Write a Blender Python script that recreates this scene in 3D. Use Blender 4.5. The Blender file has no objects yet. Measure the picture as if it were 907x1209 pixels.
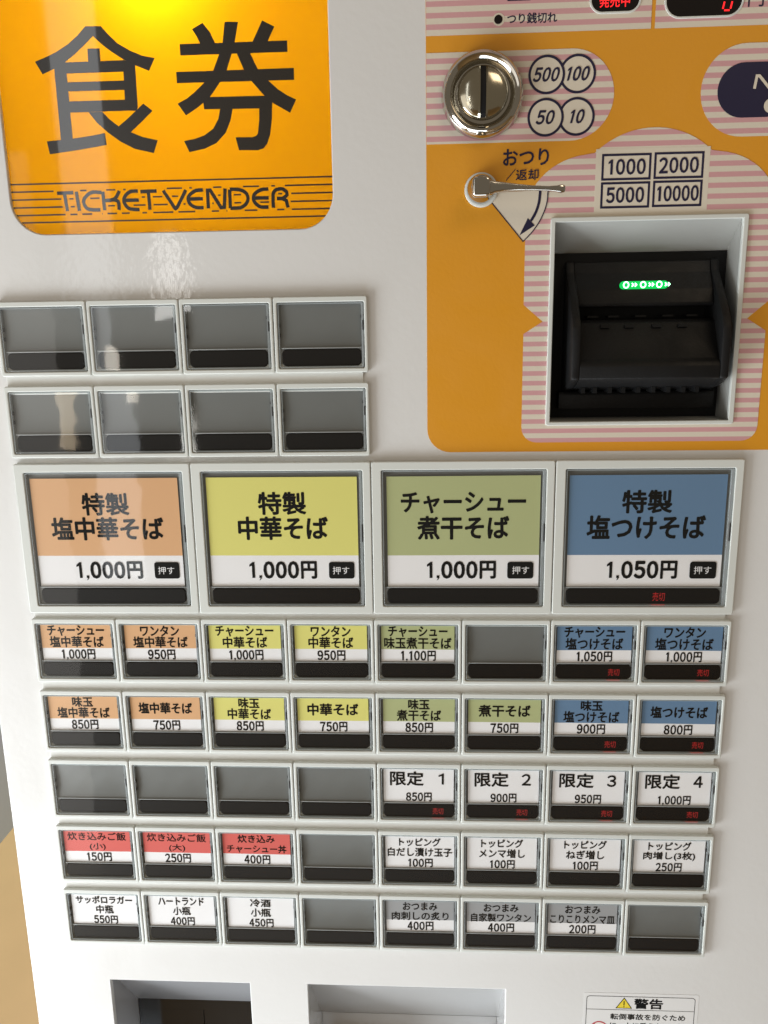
import bpy, bmesh, math, random
from mathutils import Matrix, Vector

S = bpy.context.scene
C = S.collection
MM = 0.001

# ------------------------------------------------------------------ camera
cam = bpy.data.cameras.new('camera')
cam_ob = bpy.data.objects.new('camera', cam)
C.objects.link(cam_ob)
cam_ob.location = (0.14764, -0.28436, 0.04742)
cam_ob.rotation_euler = (math.radians(77.061), math.radians(0.9066), math.radians(2.8602))
cam.sensor_fit = 'VERTICAL'
cam.sensor_height = 24.0
cam.lens = 24.0 * 978 / 1209
cam.clip_start = 0.01
cam.clip_end = 60
S.camera = cam_ob

# ------------------------------------------------------------------ world
w = bpy.data.worlds.new('World'); S.world = w
w.use_nodes = True
bg = w.node_tree.nodes['Background']
bg.inputs[0].default_value = (0.90, 0.76, 0.57, 1)
bg.inputs[1].default_value = 0.19

S.view_settings.view_transform = 'Standard'
S.view_settings.look = 'None'
S.view_settings.exposure = 0.0
S.view_settings.gamma = 1.0
S.cycles.max_bounces = 10
S.cycles.transparent_max_bounces = 24
S.cycles.caustics_reflective = False
S.cycles.caustics_refractive = False
S.cycles.sample_clamp_indirect = 4.0
S.cycles.use_denoising = True

# ------------------------------------------------------------------ lamps
def area(name, loc, target, sx, sy, power, col):
    l = bpy.data.lights.new(name, 'AREA')
    l.shape = 'RECTANGLE'; l.size = sx; l.size_y = sy
    l.energy = power; l.color = col
    o = bpy.data.objects.new(name, l); C.objects.link(o)
    o.location = loc
    d = Vector(target) - Vector(loc)
    o.rotation_euler = d.to_track_quat('-Z', 'Y').to_euler()
    return o
# daylight through the shop-front panes, left behind the photographer, plus added glint strips
area('window_and_added_light', (-1.55, -1.50, -0.45), (-1.55, 0, -0.45), 1.75, 1.7, 10.0, (1.0, 0.96, 0.90))
area('window_and_added_light', (-0.565, -1.52, 0.25), (-0.565, 0, 0.25), 0.10, 1.5, 1.3, (0.92, 0.96, 1.0))
area('window_and_added_light', (-0.420, -1.60, 0.155), (-0.420, 0, 0.155), 0.045, 0.18, 0.26, (1.0, 0.98, 0.94))  # added strip, its reflection makes the streak below the sign
area('window_and_added_light', (-0.549, -1.60, -0.05), (-0.549, 0, -0.05), 0.022, 0.10, 0.07, (1.0, 0.90, 0.75))  # added only for a warm glint in the upper covers
area('window_and_added_light', (-0.420, -1.60, -0.20), (-0.420, 0, -0.20), 0.030, 0.17, 0.12, (1.0, 0.97, 0.90))  # added for a pale glint lower in the blank covers
area('window_and_added_light', (-0.715, -1.60, -0.17), (-0.715, 0, -0.17), 0.045, 0.16, 0.14, (1.0, 0.80, 0.55))  # added strip, puts an orange glint in the leftmost covers
# added fills standing in for sunlit ground, low on the left and in front
area('window_and_added_light', (-0.42, -0.24, -0.42), (0.0, 0, -0.15), 0.30, 0.45, 6.6, (0.90, 0.96, 1.0))
area('low_fill_light', (0.0, -0.38, -1.0), (0.08, 0, -0.2), 0.8, 0.4, 5.0, (0.80, 0.91, 1.0))
# overhead fills, added to warm the right side and brighten the floor behind
area('overhead_fill_light', (0.9, -1.1, 1.1), (0.15, 0, 0), 0.7, 0.5, 4.0, (1.0, 0.80, 0.58))
area('overhead_fill_light', (-0.5, 1.6, 1.2), (-0.8, 1.6, -1.2), 0.8, 0.8, 60.0, (0.86, 0.94, 1.0))

# ------------------------------------------------------------------ materials
MATS = {}
def mat(name, col, rough=0.5, metal=0.0, spec=0.5, coat=0.0, bump=0.0, bscale=200.0,
        var=0.0, vscale=30.0, emis=None, estr=0.0, coat_rough=0.05):
    if name in MATS: return MATS[name]
    m = bpy.data.materials.new(name); m.use_nodes = True
    nt = m.node_tree; b = nt.nodes['Principled BSDF']
    b.inputs['Base Color'].default_value = (*col, 1)
    b.inputs['Roughness'].default_value = rough
    b.inputs['Metallic'].default_value = metal
    b.inputs['Specular IOR Level'].default_value = spec
    b.inputs['Coat Weight'].default_value = coat
    b.inputs['Coat Roughness'].default_value = coat_rough
    if emis:
        b.inputs['Emission Color'].default_value = (*emis, 1)
        b.inputs['Emission Strength'].default_value = estr
    tc = nt.nodes.new('ShaderNodeTexCoord')
    if bump:
        n = nt.nodes.new('ShaderNodeTexNoise'); n.inputs['Scale'].default_value = bscale
        n.inputs['Detail'].default_value = 2
        nt.links.new(tc.outputs['Object'], n.inputs['Vector'])
        bp = nt.nodes.new('ShaderNodeBump'); bp.inputs['Strength'].default_value = bump
        bp.inputs['Distance'].default_value = 0.0004
        nt.links.new(n.outputs['Fac'], bp.inputs['Height'])
        nt.links.new(bp.outputs['Normal'], b.inputs['Normal'])
        if coat: nt.links.new(bp.outputs['Normal'], b.inputs['Coat Normal'])
    if var:
        n = nt.nodes.new('ShaderNodeTexNoise'); n.inputs['Scale'].default_value = vscale
        n.inputs['Detail'].default_value = 5
        nt.links.new(tc.outputs['Object'], n.inputs['Vector'])
        mx = nt.nodes.new('ShaderNodeMix'); mx.data_type = 'RGBA'
        mx.inputs[6].default_value = (*[c * (1 - var) for c in col], 1)
        mx.inputs[7].default_value = (*[min(1, c * (1 + var)) for c in col], 1)
        nt.links.new(n.outputs['Fac'], mx.inputs[0])
        nt.links.new(mx.outputs[2], b.inputs['Base Color'])
    if name in ('white_enamel', 'button_plastic', 'orange_print', 'black_plastic', 'grey_insert', 'chrome', 'brushed_steel'):
        n = nt.nodes.new('ShaderNodeTexNoise'); n.inputs['Scale'].default_value = 38; n.inputs['Detail'].default_value = 8
        n.inputs['Roughness'].default_value = 0.65; n.inputs['Distortion'].default_value = 0.8
        nt.links.new(tc.outputs['Object'], n.inputs['Vector'])
        mr = nt.nodes.new('ShaderNodeMapRange')
        mr.inputs['From Min'].default_value = 0.3; mr.inputs['From Max'].default_value = 0.7
        mr.inputs['To Min'].default_value = rough * 0.8; mr.inputs['To Max'].default_value = rough * 1.35
        nt.links.new(n.outputs['Fac'], mr.inputs['Value']); nt.links.new(mr.outputs[0], b.inputs['Roughness'])
    MATS[name] = m
    return m

def striped(name, phase, pitch=0.00326):
    m = mat(name, (0.8, 0.72, 0.6), rough=0.45, bump=0.10, bscale=900)
    nt = m.node_tree; b = nt.nodes['Principled BSDF']
    g = nt.nodes.new('ShaderNodeTexCoord')
    sx = nt.nodes.new('ShaderNodeSeparateXYZ'); nt.links.new(g.outputs['Object'], sx.inputs[0])
    def mth(op, a, bb):
        n = nt.nodes.new('ShaderNodeMath'); n.operation = op
        for i, v in enumerate((a, bb)):
            if isinstance(v, (int, float)): n.inputs[i].default_value = v
            else: nt.links.new(v, n.inputs[i])
        return n.outputs[0]
    v = mth('SUBTRACT', sx.outputs[2], phase - pitch * 0.25 - pitch * 100)
    v = mth('DIVIDE', v, pitch)
    v = mth('FRACT', v, 0)
    v = mth('LESS_THAN', v, 0.48)
    mx = nt.nodes.new('ShaderNodeMix'); mx.data_type = 'RGBA'
    mx.inputs[6].default_value = (0.68, 0.61, 0.50, 1)
    mx.inputs[7].default_value = (0.60, 0.32, 0.33, 1)
    nt.links.new(v, mx.inputs[0]); nt.links.new(mx.outputs[2], b.inputs['Base Color'])
    return m

M_WHITE = mat('white_enamel', (0.70, 0.69, 0.675), rough=0.34, bump=0.11, bscale=420, coat=0.5, coat_rough=0.06, var=0.02, vscale=9)
M_TILE = mat('button_plastic', (0.63, 0.645, 0.61), rough=0.42, bump=0.05, bscale=1500, var=0.03, vscale=25)
M_RAIL = mat('rail_plastic', (0.70, 0.70, 0.67), rough=0.45, var=0.02, vscale=20)
M_ORANGE = mat('orange_print', (0.70, 0.30, 0.016), rough=0.42, bump=0.10, bscale=900, var=0.03, vscale=15)
M_CREAM = mat('cream_print', (0.68, 0.61, 0.50), rough=0.45, bump=0.08, bscale=900)
M_NAVY = mat('navy_print', (0.012, 0.010, 0.040), rough=0.4)
M_INK = mat('black_ink', (0.005, 0.005, 0.005), rough=0.7, spec=0.1)
M_SIGNINK = mat('sign_ink', (0.022, 0.018, 0.014), rough=0.25, coat=1.0, coat_rough=0.02)
M_STRIPEINK = mat('sign_stripe_ink', (0.05, 0.022, 0.012), rough=0.3, coat=0.6)
M_PAPER = mat('white_paper', (0.88, 0.86, 0.87), rough=0.75, var=0.02, vscale=40)
M_BLACK = mat('black_plastic', (0.0055, 0.0055, 0.006), rough=0.5, spec=0.3, bump=0.15, bscale=1400)
M_BACK = mat('black_backing', (0.004, 0.004, 0.0045), rough=0.5, spec=0.3)
M_BAR = mat('bar_plastic', (0.006, 0.005, 0.0045), rough=0.5, spec=0.15)
M_POCKET = mat('pocket_plastic', (0.18, 0.18, 0.17), rough=0.4)
M_BLANK = mat('grey_insert', (0.15, 0.155, 0.15), rough=0.33, spec=0.6, var=0.05, vscale=60)
M_CHROME = mat('chrome', (0.60, 0.58, 0.54), rough=0.09, metal=1.0, bump=0.03, bscale=300)
M_DOME = mat('brushed_steel', (0.52, 0.48, 0.38), rough=0.16, metal=1.0, bump=0.10, bscale=160)
M_RED = mat('red_led', (0.15, 0.0, 0.0), rough=0.5, emis=(1.0, 0.015, 0.02), estr=1.5)
M_SOLD = mat('sold_out_led', (0.05, 0.0, 0.0), rough=0.5, emis=(1.0, 0.03, 0.03), estr=0.32)
M_GREEN = mat('green_led', (0.0, 0.2, 0.02), rough=0.5, emis=(0.0, 0.62, 0.10), estr=1.0)
M_GREENB = mat('green_led_core', (0.1, 0.5, 0.2), rough=0.5, emis=(0.45, 1.0, 0.6), estr=5.0)
M_DISPLAY = mat('display_window', (0.006, 0.004, 0.004), rough=0.15)
M_YELLOW = mat('yellow_print', (0.80, 0.62, 0.02), rough=0.4)
M_REDINK = mat('red_print', (0.50, 0.03, 0.04), rough=0.4)
M_STICKER = mat('sticker_vinyl', (0.74, 0.73, 0.72), rough=0.35, coat=0.3)
M_SMOKE = mat('smoked_flap', (0.014, 0.013, 0.012), rough=0.12, spec=0.35, coat=0.15)
M_LINER = mat('slot_liner', (0.50, 0.50, 0.50), rough=0.18, coat=0.5, var=0.03, vscale=30)
M_LINERL = mat('slot_liner_grey', (0.36, 0.36, 0.37), rough=0.15, coat=0.6, var=0.03, vscale=30)
M_BOX = mat('lamp_box_white', (0.85, 0.83, 0.78), rough=0.7)
M_TUBE = mat('lamp_tube', (0.9, 0.9, 0.85), rough=0.4, emis=(1.0, 0.80, 0.50), estr=6)
M_LEDGE = mat('clear_ledge', (0.33, 0.34, 0.34), rough=0.3)
M_RECESS = mat('shaded_recess_plastic', (0.38, 0.38, 0.36), rough=0.4)  # bezel plastic made darker, the recess's shade is put into its colour
M_BARFRAME = mat('bar_frame', (0.30, 0.31, 0.31), rough=0.3, spec=0.6)
M_LATCH = mat('latch_plastic', (0.03, 0.03, 0.032), rough=0.25)
CARD = {
    'orange': mat('card_orange', (0.72, 0.40, 0.195), rough=0.7, var=0.02),
    'yellow': mat('card_yellow', (0.75, 0.70, 0.19), rough=0.7, var=0.02),
    'green': mat('card_green', (0.45, 0.48, 0.23), rough=0.7, var=0.02),
    'blue': mat('card_blue', (0.125, 0.225, 0.37), rough=0.7, var=0.02),
    'red': mat('card_red', (0.68, 0.105, 0.085), rough=0.7, var=0.02),
    'grey': mat('card_grey', (0.34, 0.34, 0.35), rough=0.7, var=0.02),
}

def clear_mat(name, tint, gloss_rough, diffuse, opacity):
    m = bpy.data.materials.new(name); m.use_nodes = True
    nt = m.node_tree; nt.nodes.clear()
    out = nt.nodes.new('ShaderNodeOutputMaterial')
    tr = nt.nodes.new('ShaderNodeBsdfTransparent'); tr.inputs[0].default_value = (*tint, 1)
    gl = nt.nodes.new('ShaderNodeBsdfGlossy'); gl.inputs['Roughness'].default_value = gloss_rough
    lw = nt.nodes.new('ShaderNodeLayerWeight'); lw.inputs['Blend'].default_value = 0.5
    pw = nt.nodes.new('ShaderNodeMath'); pw.operation = 'POWER'; pw.inputs[1].default_value = 5
    fr = nt.nodes.new('ShaderNodeMath'); fr.operation = 'MULTIPLY_ADD'; fr.inputs[1].default_value = 0.9; fr.inputs[2].default_value = 0.044
    nt.links.new(lw.outputs['Facing'], pw.inputs[0]); nt.links.new(pw.outputs[0], fr.inputs[0])
    mx = nt.nodes.new('ShaderNodeMixShader')
    nt.links.new(fr.outputs[0], mx.inputs[0]); nt.links.new(tr.outputs[0], mx.inputs[1]); nt.links.new(gl.outputs[0], mx.inputs[2])
    last = mx.outputs[0]
    if opacity:
        df = nt.nodes.new('ShaderNodeBsdfDiffuse'); df.inputs[0].default_value = (*diffuse, 1)
        m2 = nt.nodes.new('ShaderNodeMixShader'); m2.inputs[0].default_value = opacity
        nt.links.new(last, m2.inputs[1]); nt.links.new(df.outputs[0], m2.inputs[2]); last = m2.outputs[0]
    tc = nt.nodes.new('ShaderNodeTexCoord')
    n = nt.nodes.new('ShaderNodeTexNoise'); n.inputs['Scale'].default_value = 45
    nt.links.new(tc.outputs['Object'], n.inputs['Vector'])
    bp = nt.nodes.new('ShaderNodeBump'); bp.inputs['Strength'].default_value = 0.25; bp.inputs['Distance'].default_value = 0.0003
    nt.links.new(n.outputs['Fac'], bp.inputs['Height']); nt.links.new(bp.outputs['Normal'], gl.inputs['Normal'])
    nt.links.new(last, out.inputs[0])
    return m
M_COVER = clear_mat('clear_cover', (0.995, 1.0, 0.995), 0.03, (0, 0, 0), 0)
M_RIM = clear_mat('clear_cover_rim', (0.78, 0.82, 0.82), 0.12, (0.66, 0.70, 0.72), 0.34)

def sign_mat():
    m = bpy.data.materials.new('backlit_yellow_plastic'); m.use_nodes = True
    nt = m.node_tree; nt.nodes.clear()
    out = nt.nodes.new('ShaderNodeOutputMaterial')
    df = nt.nodes.new('ShaderNodeBsdfDiffuse'); df.inputs[0].default_value = (0.50, 0.19, 0.004, 1)
    tl = nt.nodes.new('ShaderNodeBsdfTranslucent'); tl.inputs[0].default_value = (0.92, 0.45, 0.002, 1)
    gl = nt.nodes.new('ShaderNodeBsdfGlossy'); gl.inputs['Roughness'].default_value = 0.04
    a = nt.nodes.new('ShaderNodeMixShader'); a.inputs[0].default_value = 0.5
    nt.links.new(df.outputs[0], a.inputs[1]); nt.links.new(tl.outputs[0], a.inputs[2])
    fr = nt.nodes.new('ShaderNodeFresnel'); fr.inputs[0].default_value = 1.45
    b = nt.nodes.new('ShaderNodeMixShader')
    nt.links.new(fr.outputs[0], b.inputs[0]); nt.links.new(a.outputs[0], b.inputs[1]); nt.links.new(gl.outputs[0], b.inputs[2])
    nt.links.new(b.outputs[0], out.inputs[0])
    return m
M_SIGN = sign_mat()

# ------------------------------------------------------------------ helpers (millimetres: x right, z up, y into the machine)
def link(name, me, m, parent=None, loc=None):
    o = bpy.data.objects.new(name, me); C.objects.link(o)
    if m is not None and not me.materials: me.materials.append(m)
    if parent: o.parent = parent
    if loc: o.location = [c * MM for c in loc]
    return o

ROT = Matrix.Rotation(math.radians(90), 4, 'X')
def prism_mesh(loops, y, depth, bevel=0.0, smooth=True, res=2):
    cu = bpy.data.curves.new('outline', 'CURVE'); cu.dimensions = '2D'; cu.fill_mode = 'BOTH'
    for k, lp in enumerate(loops):
        area2 = sum(lp[i][0] * lp[(i + 1) % len(lp)][1] - lp[(i + 1) % len(lp)][0] * lp[i][1] for i in range(len(lp)))
        want = 1 if k == 0 else -1
        if area2 * want < 0: lp = lp[::-1]
        sp = cu.splines.new('POLY'); sp.points.add(len(lp) - 1)
        for p, (x, z) in zip(sp.points, lp): p.co = (x * MM, z * MM, 0, 1)
        sp.use_cyclic_u = True
    if bevel:
        cu.bevel_depth = bevel * MM; cu.bevel_resolution = res; cu.offset = -bevel * MM
    cu.extrude = max(0, (depth - 2 * bevel) / 2) * MM
    ob = bpy.data.objects.new('tmp', cu)
    me = bpy.data.meshes.new_from_object(ob)
    me.transform(ROT); me.transform(Matrix.Translation((0, (y + depth / 2) * MM, 0)))
    bpy.data.objects.remove(ob); bpy.data.curves.remove(cu)
    if smooth and bevel:
        me.shade_smooth(); me.set_sharp_from_angle(angle=math.radians(35))
    me.materials.clear()
    return me

def polys_mesh(polys, y, step=0.004):
    """flat print: each polygon a sheet of its own, a hair in front of the one before"""
    V, F = [], []
    for i, p in enumerate(polys):
        a = sum(p[j][0] * p[(j + 1) % len(p)][1] - p[(j + 1) % len(p)][0] * p[j][1] for j in range(len(p)))
        if a < 0: p = p[::-1]
        b = len(V)
        V += [(x * MM, (y - step * i) * MM, z * MM) for x, z in p]
        F.append(list(range(b, b + len(p))))
    me = bpy.data.meshes.new('print'); me.from_pydata(V, [], F)
    bm = bmesh.new(); bm.from_mesh(me)
    bmesh.ops.triangulate(bm, faces=[f for f in bm.faces if len(f.verts) > 4], ngon_method='EAR_CLIP')
    bm.to_mesh(me); bm.free()
    return me

def rr(x0, z0, x1, z1, r, n=6):
    pts = []
    for cx, cz, a0 in ((x1 - r, z1 - r, 0), (x0 + r, z1 - r, 90), (x0 + r, z0 + r, 180), (x1 - r, z0 + r, 270)):
        for i in range(n + 1):
            a = math.radians(a0 + 90 * i / n)
            pts.append((cx + r * math.cos(a), cz + r * math.sin(a)))
    return pts
def circ(cx, cz, r, n=48):
    return [(cx + r * math.cos(2 * math.pi * i / n), cz + r * math.sin(2 * math.pi * i / n)) for i in range(n)]
def rect(x0, z0, x1, z1): return [(x0, z0), (x1, z0), (x1, z1), (x0, z1)]

def ribbon(pts, wd, closed=False):
    """mitred stroke as a list of quads"""
    n = len(pts); L, Rr = [], []
    for i in range(n):
        p = Vector(pts[i])
        if closed or 0 < i < n - 1:
            a = (p - Vector(pts[i - 1])).normalized(); b = (Vector(pts[(i + 1) % n]) - p).normalized()
        elif i == 0: a = b = (Vector(pts[1]) - p).normalized()
        else: a = b = (p - Vector(pts[i - 1])).normalized()
        na = Vector((-a.y, a.x)); nb = Vector((-b.y, b.x)); m = (na + nb)
        m = m.normalized() if m.length > 1e-6 else na
        k = min(2.0, 1 / max(0.3, m.dot(na)))
        L.append(p + m * wd / 2 * k); Rr.append(p - m * wd / 2 * k)
    out = []
    for i in range(n if closed else n - 1):
        j = (i + 1) % n
        out.append([tuple(L[i]), tuple(L[j]), tuple(Rr[j]), tuple(Rr[i])])
    return out

def smooth_pts(pts, n=5):
    """Catmull-Rom through the points"""
    out = []
    P = [pts[0]] + list(pts) + [pts[-1]]
    for i in range(1, len(P) - 2):
        p0, p1, p2, p3 = [Vector(q) for q in P[i - 1:i + 3]]
        for k in range(n):
            t = k / n
            out.append(tuple(0.5 * ((2 * p1) + (p2 - p0) * t + (2 * p0 - 5 * p1 + 4 * p2 - p3) * t * t + (3 * p1 - p0 - 3 * p2 + p3) * t ** 3)))
    out.append(tuple(pts[-1]))
    return out

TXT = {}
def text_mesh(body, cx, cz, width, em, y, bold=0.02, shear=0.0, spacing=1.0):
    """one line of lettering, width across its ink, em = character height; centred at cx, cz"""
    key = (body, round(width, 2), em, bold, shear)
    if key not in TXT:
        cu = bpy.data.curves.new('text', 'FONT'); cu.body = body; cu.size = 1.0
        cu.shear = shear; cu.fill_mode = 'FRONT'; cu.resolution_u = 3
        cu.space_character = spacing
        ob = bpy.data.objects.new('tmp', cu)
        me = bpy.data.meshes.new_from_object(ob)
        bpy.data.objects.remove(ob); bpy.data.curves.remove(cu)
        co = [v.co.copy() for v in me.vertices]
        x0 = min(c.x for c in co); x1 = max(c.x for c in co)
        z0 = min(c.y for c in co); z1 = max(c.y for c in co)
        sx = width / (x1 - x0) if width else em
        if isinstance(em, tuple): sz = em[0] / (z1 - z0)      # exact ink height
        else: sz = em
        for v in me.vertices:
            v.co = ((v.co.x - (x0 + x1) / 2) * sx * MM, 0, (v.co.y - (z0 + z1) / 2) * sz * MM)
        if bold > 0:
            h = (em[0] if isinstance(em, tuple) else em)
            d = bold * h * 0.9
            bm = bmesh.new()
            for q, (dx, dz) in enumerate(((0, 0), (1, 0), (-1, 0), (0, 1), (0, -1), (.7, .7), (-.7, .7), (.7, -.7), (-.7, -.7))):
                cp_ = me.copy(); cp_.transform(Matrix.Translation((dx * d * MM, -q * 0.0008 * MM, dz * d * MM))); bm.from_mesh(cp_)
                bpy.data.meshes.remove(cp_)
            bm.to_mesh(me); bm.free()
        TXT[key] = me
    src = TXT[key]
    me = src.copy(); me.transform(Matrix.Translation((cx * MM, y * MM, cz * MM)))
    return me

def glyph(ch, x0, x1, z0, z1, y, bold, slant=0.0):
    """one character fitted to a box; the figure 1 is a stem with a flag"""
    if ch == '1':
        h = z1 - z0; w_ = x1 - x0; t = 0.17 * h
        me = polys_mesh([[(x1 - t, z0), (x1, z0), (x1, z1), (x1 - t * 0.75, z1), (x1 - t, z1 - 0.05 * h)],
                         [(x0, z1 - 0.30 * h), (x0, z1 - 0.16 * h), (x1 - t * 1.25, z1 - 0.07 * h), (x1 - t * 0.75, z1), (x1 - t * 0.9, z1 - 0.22 * h)]], y, 0.001)
        if slant: me.transform(Matrix.Translation((0, 0, 0)))
    else:
        src = {'0': '０', '2': '２', '3': '３', '4': '４', '5': '５', '6': '６', '7': '７', '8': '８', '9': '９'}.get(ch, ch)
        me = text_mesh(src, (x0 + x1) / 2, (z0 + z1) / 2, x1 - x0, (z1 - z0,), y, bold)
    if slant:
        zc = (z0 + z1) / 2 * MM
        for v in me.vertices: v.co.x += slant * (v.co.z - zc)
    return me
def number_mesh(txt, cx, cz, width, h, y, bold=0.03, slant=0.0):
    """figures set one by one: condensed grotesque, comma low, 円 a little wider"""
    cell = {',': 0.42, '円': 1.42, '1': 0.86}
    tot = sum(cell.get(c, 1.0) for c in txt); u = width / tot
    x = cx - width / 2; out = []
    for c in txt:
        k = cell.get(c, 1.0) * u
        if c == ',':
            d = 0.16 * h; xm = x + k / 2
            out.append(polys_mesh([[(xm - d / 2, cz - h / 2), (xm + d / 2, cz - h / 2), (xm + d / 2, cz - h / 2 + d), (xm - d / 2, cz - h / 2 + d)],
                                   [(xm - d * 0.5, cz - h * 0.66), (xm + d * 0.1, cz - h * 0.60), (xm + d / 2, cz - h / 2 + 0.02 * h), (xm, cz - h / 2)]], y, 0.001))
        elif c == '1': out.append(glyph(c, x + k * 0.22, x + k * 0.72, cz - h / 2, cz + h / 2, y, bold, slant))
        elif c == '円': out.append(glyph(c, x + k * 0.12, x + k * 0.97, cz - h / 2 - 0.02 * h, cz + h / 2 + 0.02 * h, y, bold * 0.75, slant))
        else: out.append(glyph(c, x + k * 0.11, x + k * 0.89, cz - h / 2, cz + h / 2, y, bold, slant))
        x += k
    return join(out)

def join(meshes):
    bm = bmesh.new()
    for me in meshes: bm.from_mesh(me)
    out = bpy.data.meshes.new('print'); bm.to_mesh(out); bm.free()
    return out

def box_into(bm, x0, x1, y0, y1, z0, z1):
    vs = [bm.verts.new((x * MM, y * MM, z * MM)) for x in (x0, x1) for y in (y0, y1) for z in (z0, z1)]
    for f in ((0, 1, 3, 2), (4, 6, 7, 5), (0, 4, 5, 1), (2, 3, 7, 6), (0, 2, 6, 4), (1, 5, 7, 3)):
        bm.faces.new([vs[i] for i in f])
def boxes(lst):
    bm = bmesh.new()
    for b in lst: box_into(bm, *b)
    bmesh.ops.recalc_face_normals(bm, faces=bm.faces)
    me = bpy.data.meshes.new('box'); bm.to_mesh(me); bm.free()
    return me
def quads(lst):
    V, F = [], []
    for q in lst:
        b = len(V); V += [(x * MM, y * MM, z * MM) for x, y, z in q]; F.append(list(range(b, b + len(q))))
    me = bpy.data.meshes.new('sheet'); me.from_pydata(V, [], F); return me
def profile_x(prof, x0, x1, bev=0.0):
    """closed (y, z) profile swept along x"""
    bm = bmesh.new()
    A = [bm.verts.new((x0 * MM, y * MM, z * MM)) for y, z in prof]
    B = [bm.verts.new((x1 * MM, y * MM, z * MM)) for y, z in prof]
    n = len(prof)
    bm.faces.new(A); bm.faces.new(B[::-1])
    for i in range(n):
        j = (i + 1) % n
        bm.faces.new((A[i], B[i], B[j], A[j]))
    bmesh.ops.recalc_face_normals(bm, faces=bm.faces)
    if bev:
        bmesh.ops.bevel(bm, geom=list(bm.edges), offset=bev * MM, segments=2, affect='EDGES', profile=0.5, clamp_overlap=True)
    me = bpy.data.meshes.new('profile'); bm.to_mesh(me); bm.free()
    if bev: me.shade_smooth(); me.set_sharp_from_angle(angle=math.radians(40))
    return me
def lathe(prof, cx, cz, n=64):
    """(r, y) profile turned about the y axis through cx, cz"""
    V, F = [], []
    for r, y in prof:
        for i in range(n):
            a = 2 * math.pi * i / n
            V.append(((cx + r * math.cos(a)) * MM, y * MM, (cz + r * math.sin(a)) * MM))
    for k in range(len(prof) - 1):
        for i in range(n):
            j = (i + 1) % n
            F.append((k * n + i, k * n + j, (k + 1) * n + j, (k + 1) * n + i))
    F.append(tuple(range((len(prof) - 1) * n, len(prof) * n)))
    me = bpy.data.meshes.new('lathe'); me.from_pydata(V, [], F)
    bm = bmesh.new(); bm.from_mesh(me); bmesh.ops.recalc_face_normals(bm, faces=bm.faces); bm.to_mesh(me); bm.free()
    me.shade_smooth(); me.set_sharp_from_angle(angle=math.radians(50))
    return me

# ------------------------------------------------------------------ the setting seen past the machine's left edge
def struct(name, me, m, label=None):
    o = link(name, me, m); o['kind'] = 'structure'
    return o
M_FLOOR = mat('tan_floor', (0.58, 0.38, 0.17), rough=0.5, var=0.10, vscale=6, bump=0.1, bscale=60)
M_WALL = mat('pale_wall', (0.50, 0.57, 0.64), rough=0.7, var=0.04, vscale=5)
M_WOOD = mat('brown_wood', (0.36, 0.13, 0.05), rough=0.5, var=0.15, vscale=8)
struct('floor', boxes([(-3000, 3000, -3500, 4500, -1300, -1250)]), M_FLOOR)
wall = struct('wall', boxes([(-1000, -957, 450, 4400, -1249.9, -870)]), M_WALL)
link('rail', boxes([(-1005, -950, 450, 4400, -870, -835)]), M_BLACK, wall)
link('panelling', boxes([(-1000, -957, 450, 4400, -835, 900)]), M_WOOD, wall)

# ------------------------------------------------------------------ the machine
mach = bpy.data.objects.new('ticket_vending_machine', None); C.objects.link(mach)
mach.location = (0, 0, -1.25)
mach.empty_display_size = 0.1
mach['label'] = 'white ticket vending machine with rows of meal buttons, lit yellow sign and orange payment panel'
mach['category'] = 'vending machine'
OFF = Vector((0, 0, 1.25))
def part(name, me, m, parent=None, label=None, kind=None):
    o = link(name, me, m, parent or mach)
    if parent is None: o.location = OFF
    if label: o['label'] = label
    if kind: o['kind'] = kind
    return o

P = 32.0
XL, XR, ZB, ZT = -18.0, 330.0, -1170.0, 330.0
SIGN = (9.0, 77.8, 117.2, 200.0)
door_out = rr(XL, ZB, XR, ZT, 3.0)
holes = [rr(*SIGN, 11, 10), rect(189.2, 12.6, 250.2, 78.6),
         rect(14.8, -300, 73.6, -217.9), rect(97.6, -310, 178.5, -217.7)]
part('front_door', prism_mesh([door_out] + holes, 2.0, 3.0, 0.35), M_WHITE)
cab = boxes([(XL + 0.6, XL + 2.6, 6.2, 380, ZB - 60, ZT), (XR - 2.6, XR - 0.6, 6.2, 380, ZB - 60, ZT),
             (XL + 2.6, XR - 2.6, 6.2, 380, ZT - 2, ZT), (XL + 2.6, XR - 2.6, 378, 380, ZB - 60, ZT - 2),
             (XL + 2.6, XR - 2.6, 10, 12, ZB - 60, ZB + 2)])
part('cabinet', cab, M_WHITE)

# ---- backlit sign
sg = part('sign_panel', polys_mesh([rr(SIGN[0] - .5, SIGN[1] - .5, SIGN[2] + .5, SIGN[3] + .5, 11.5, 10)], 3.4), M_SIGN,
          label='backlit yellow sign panel lettered TICKET VENDER')
x0, z0, x1, z1 = SIGN[0] - 4, SIGN[1] - 4, SIGN[2] + 4, SIGN[3] + 4
part('lamp_box', boxes([(x0 - 2, x1 + 2, 60, 62, z0 - 2, z1 + 2), (x0 - 2, x0, 5.2, 60, z0, z1), (x1, x1 + 2, 5.2, 60, z0, z1),
                        (x0 - 2, x1 + 2, 5.2, 60, z0 - 2, z0), (x0 - 2, x1 + 2, 5.2, 60, z1, z1 + 2)]), M_BOX)
def lamp_at(x, y, z, e, r, c):
    pl = bpy.data.lights.new('sign_lamp', 'POINT'); pl.energy = e; pl.shadow_soft_size = r
    pl.color = c
    po = bpy.data.objects.new('sign_lamp', pl); C.objects.link(po); po.location = (x * MM, y * MM, z * MM)
lamp_at(62, 20, 160, 0.105, 0.008, (1.0, 0.93, 0.75))
lamp_at(62, 48, 118, 0.036, 0.012, (1.0, 0.85, 0.65))

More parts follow.
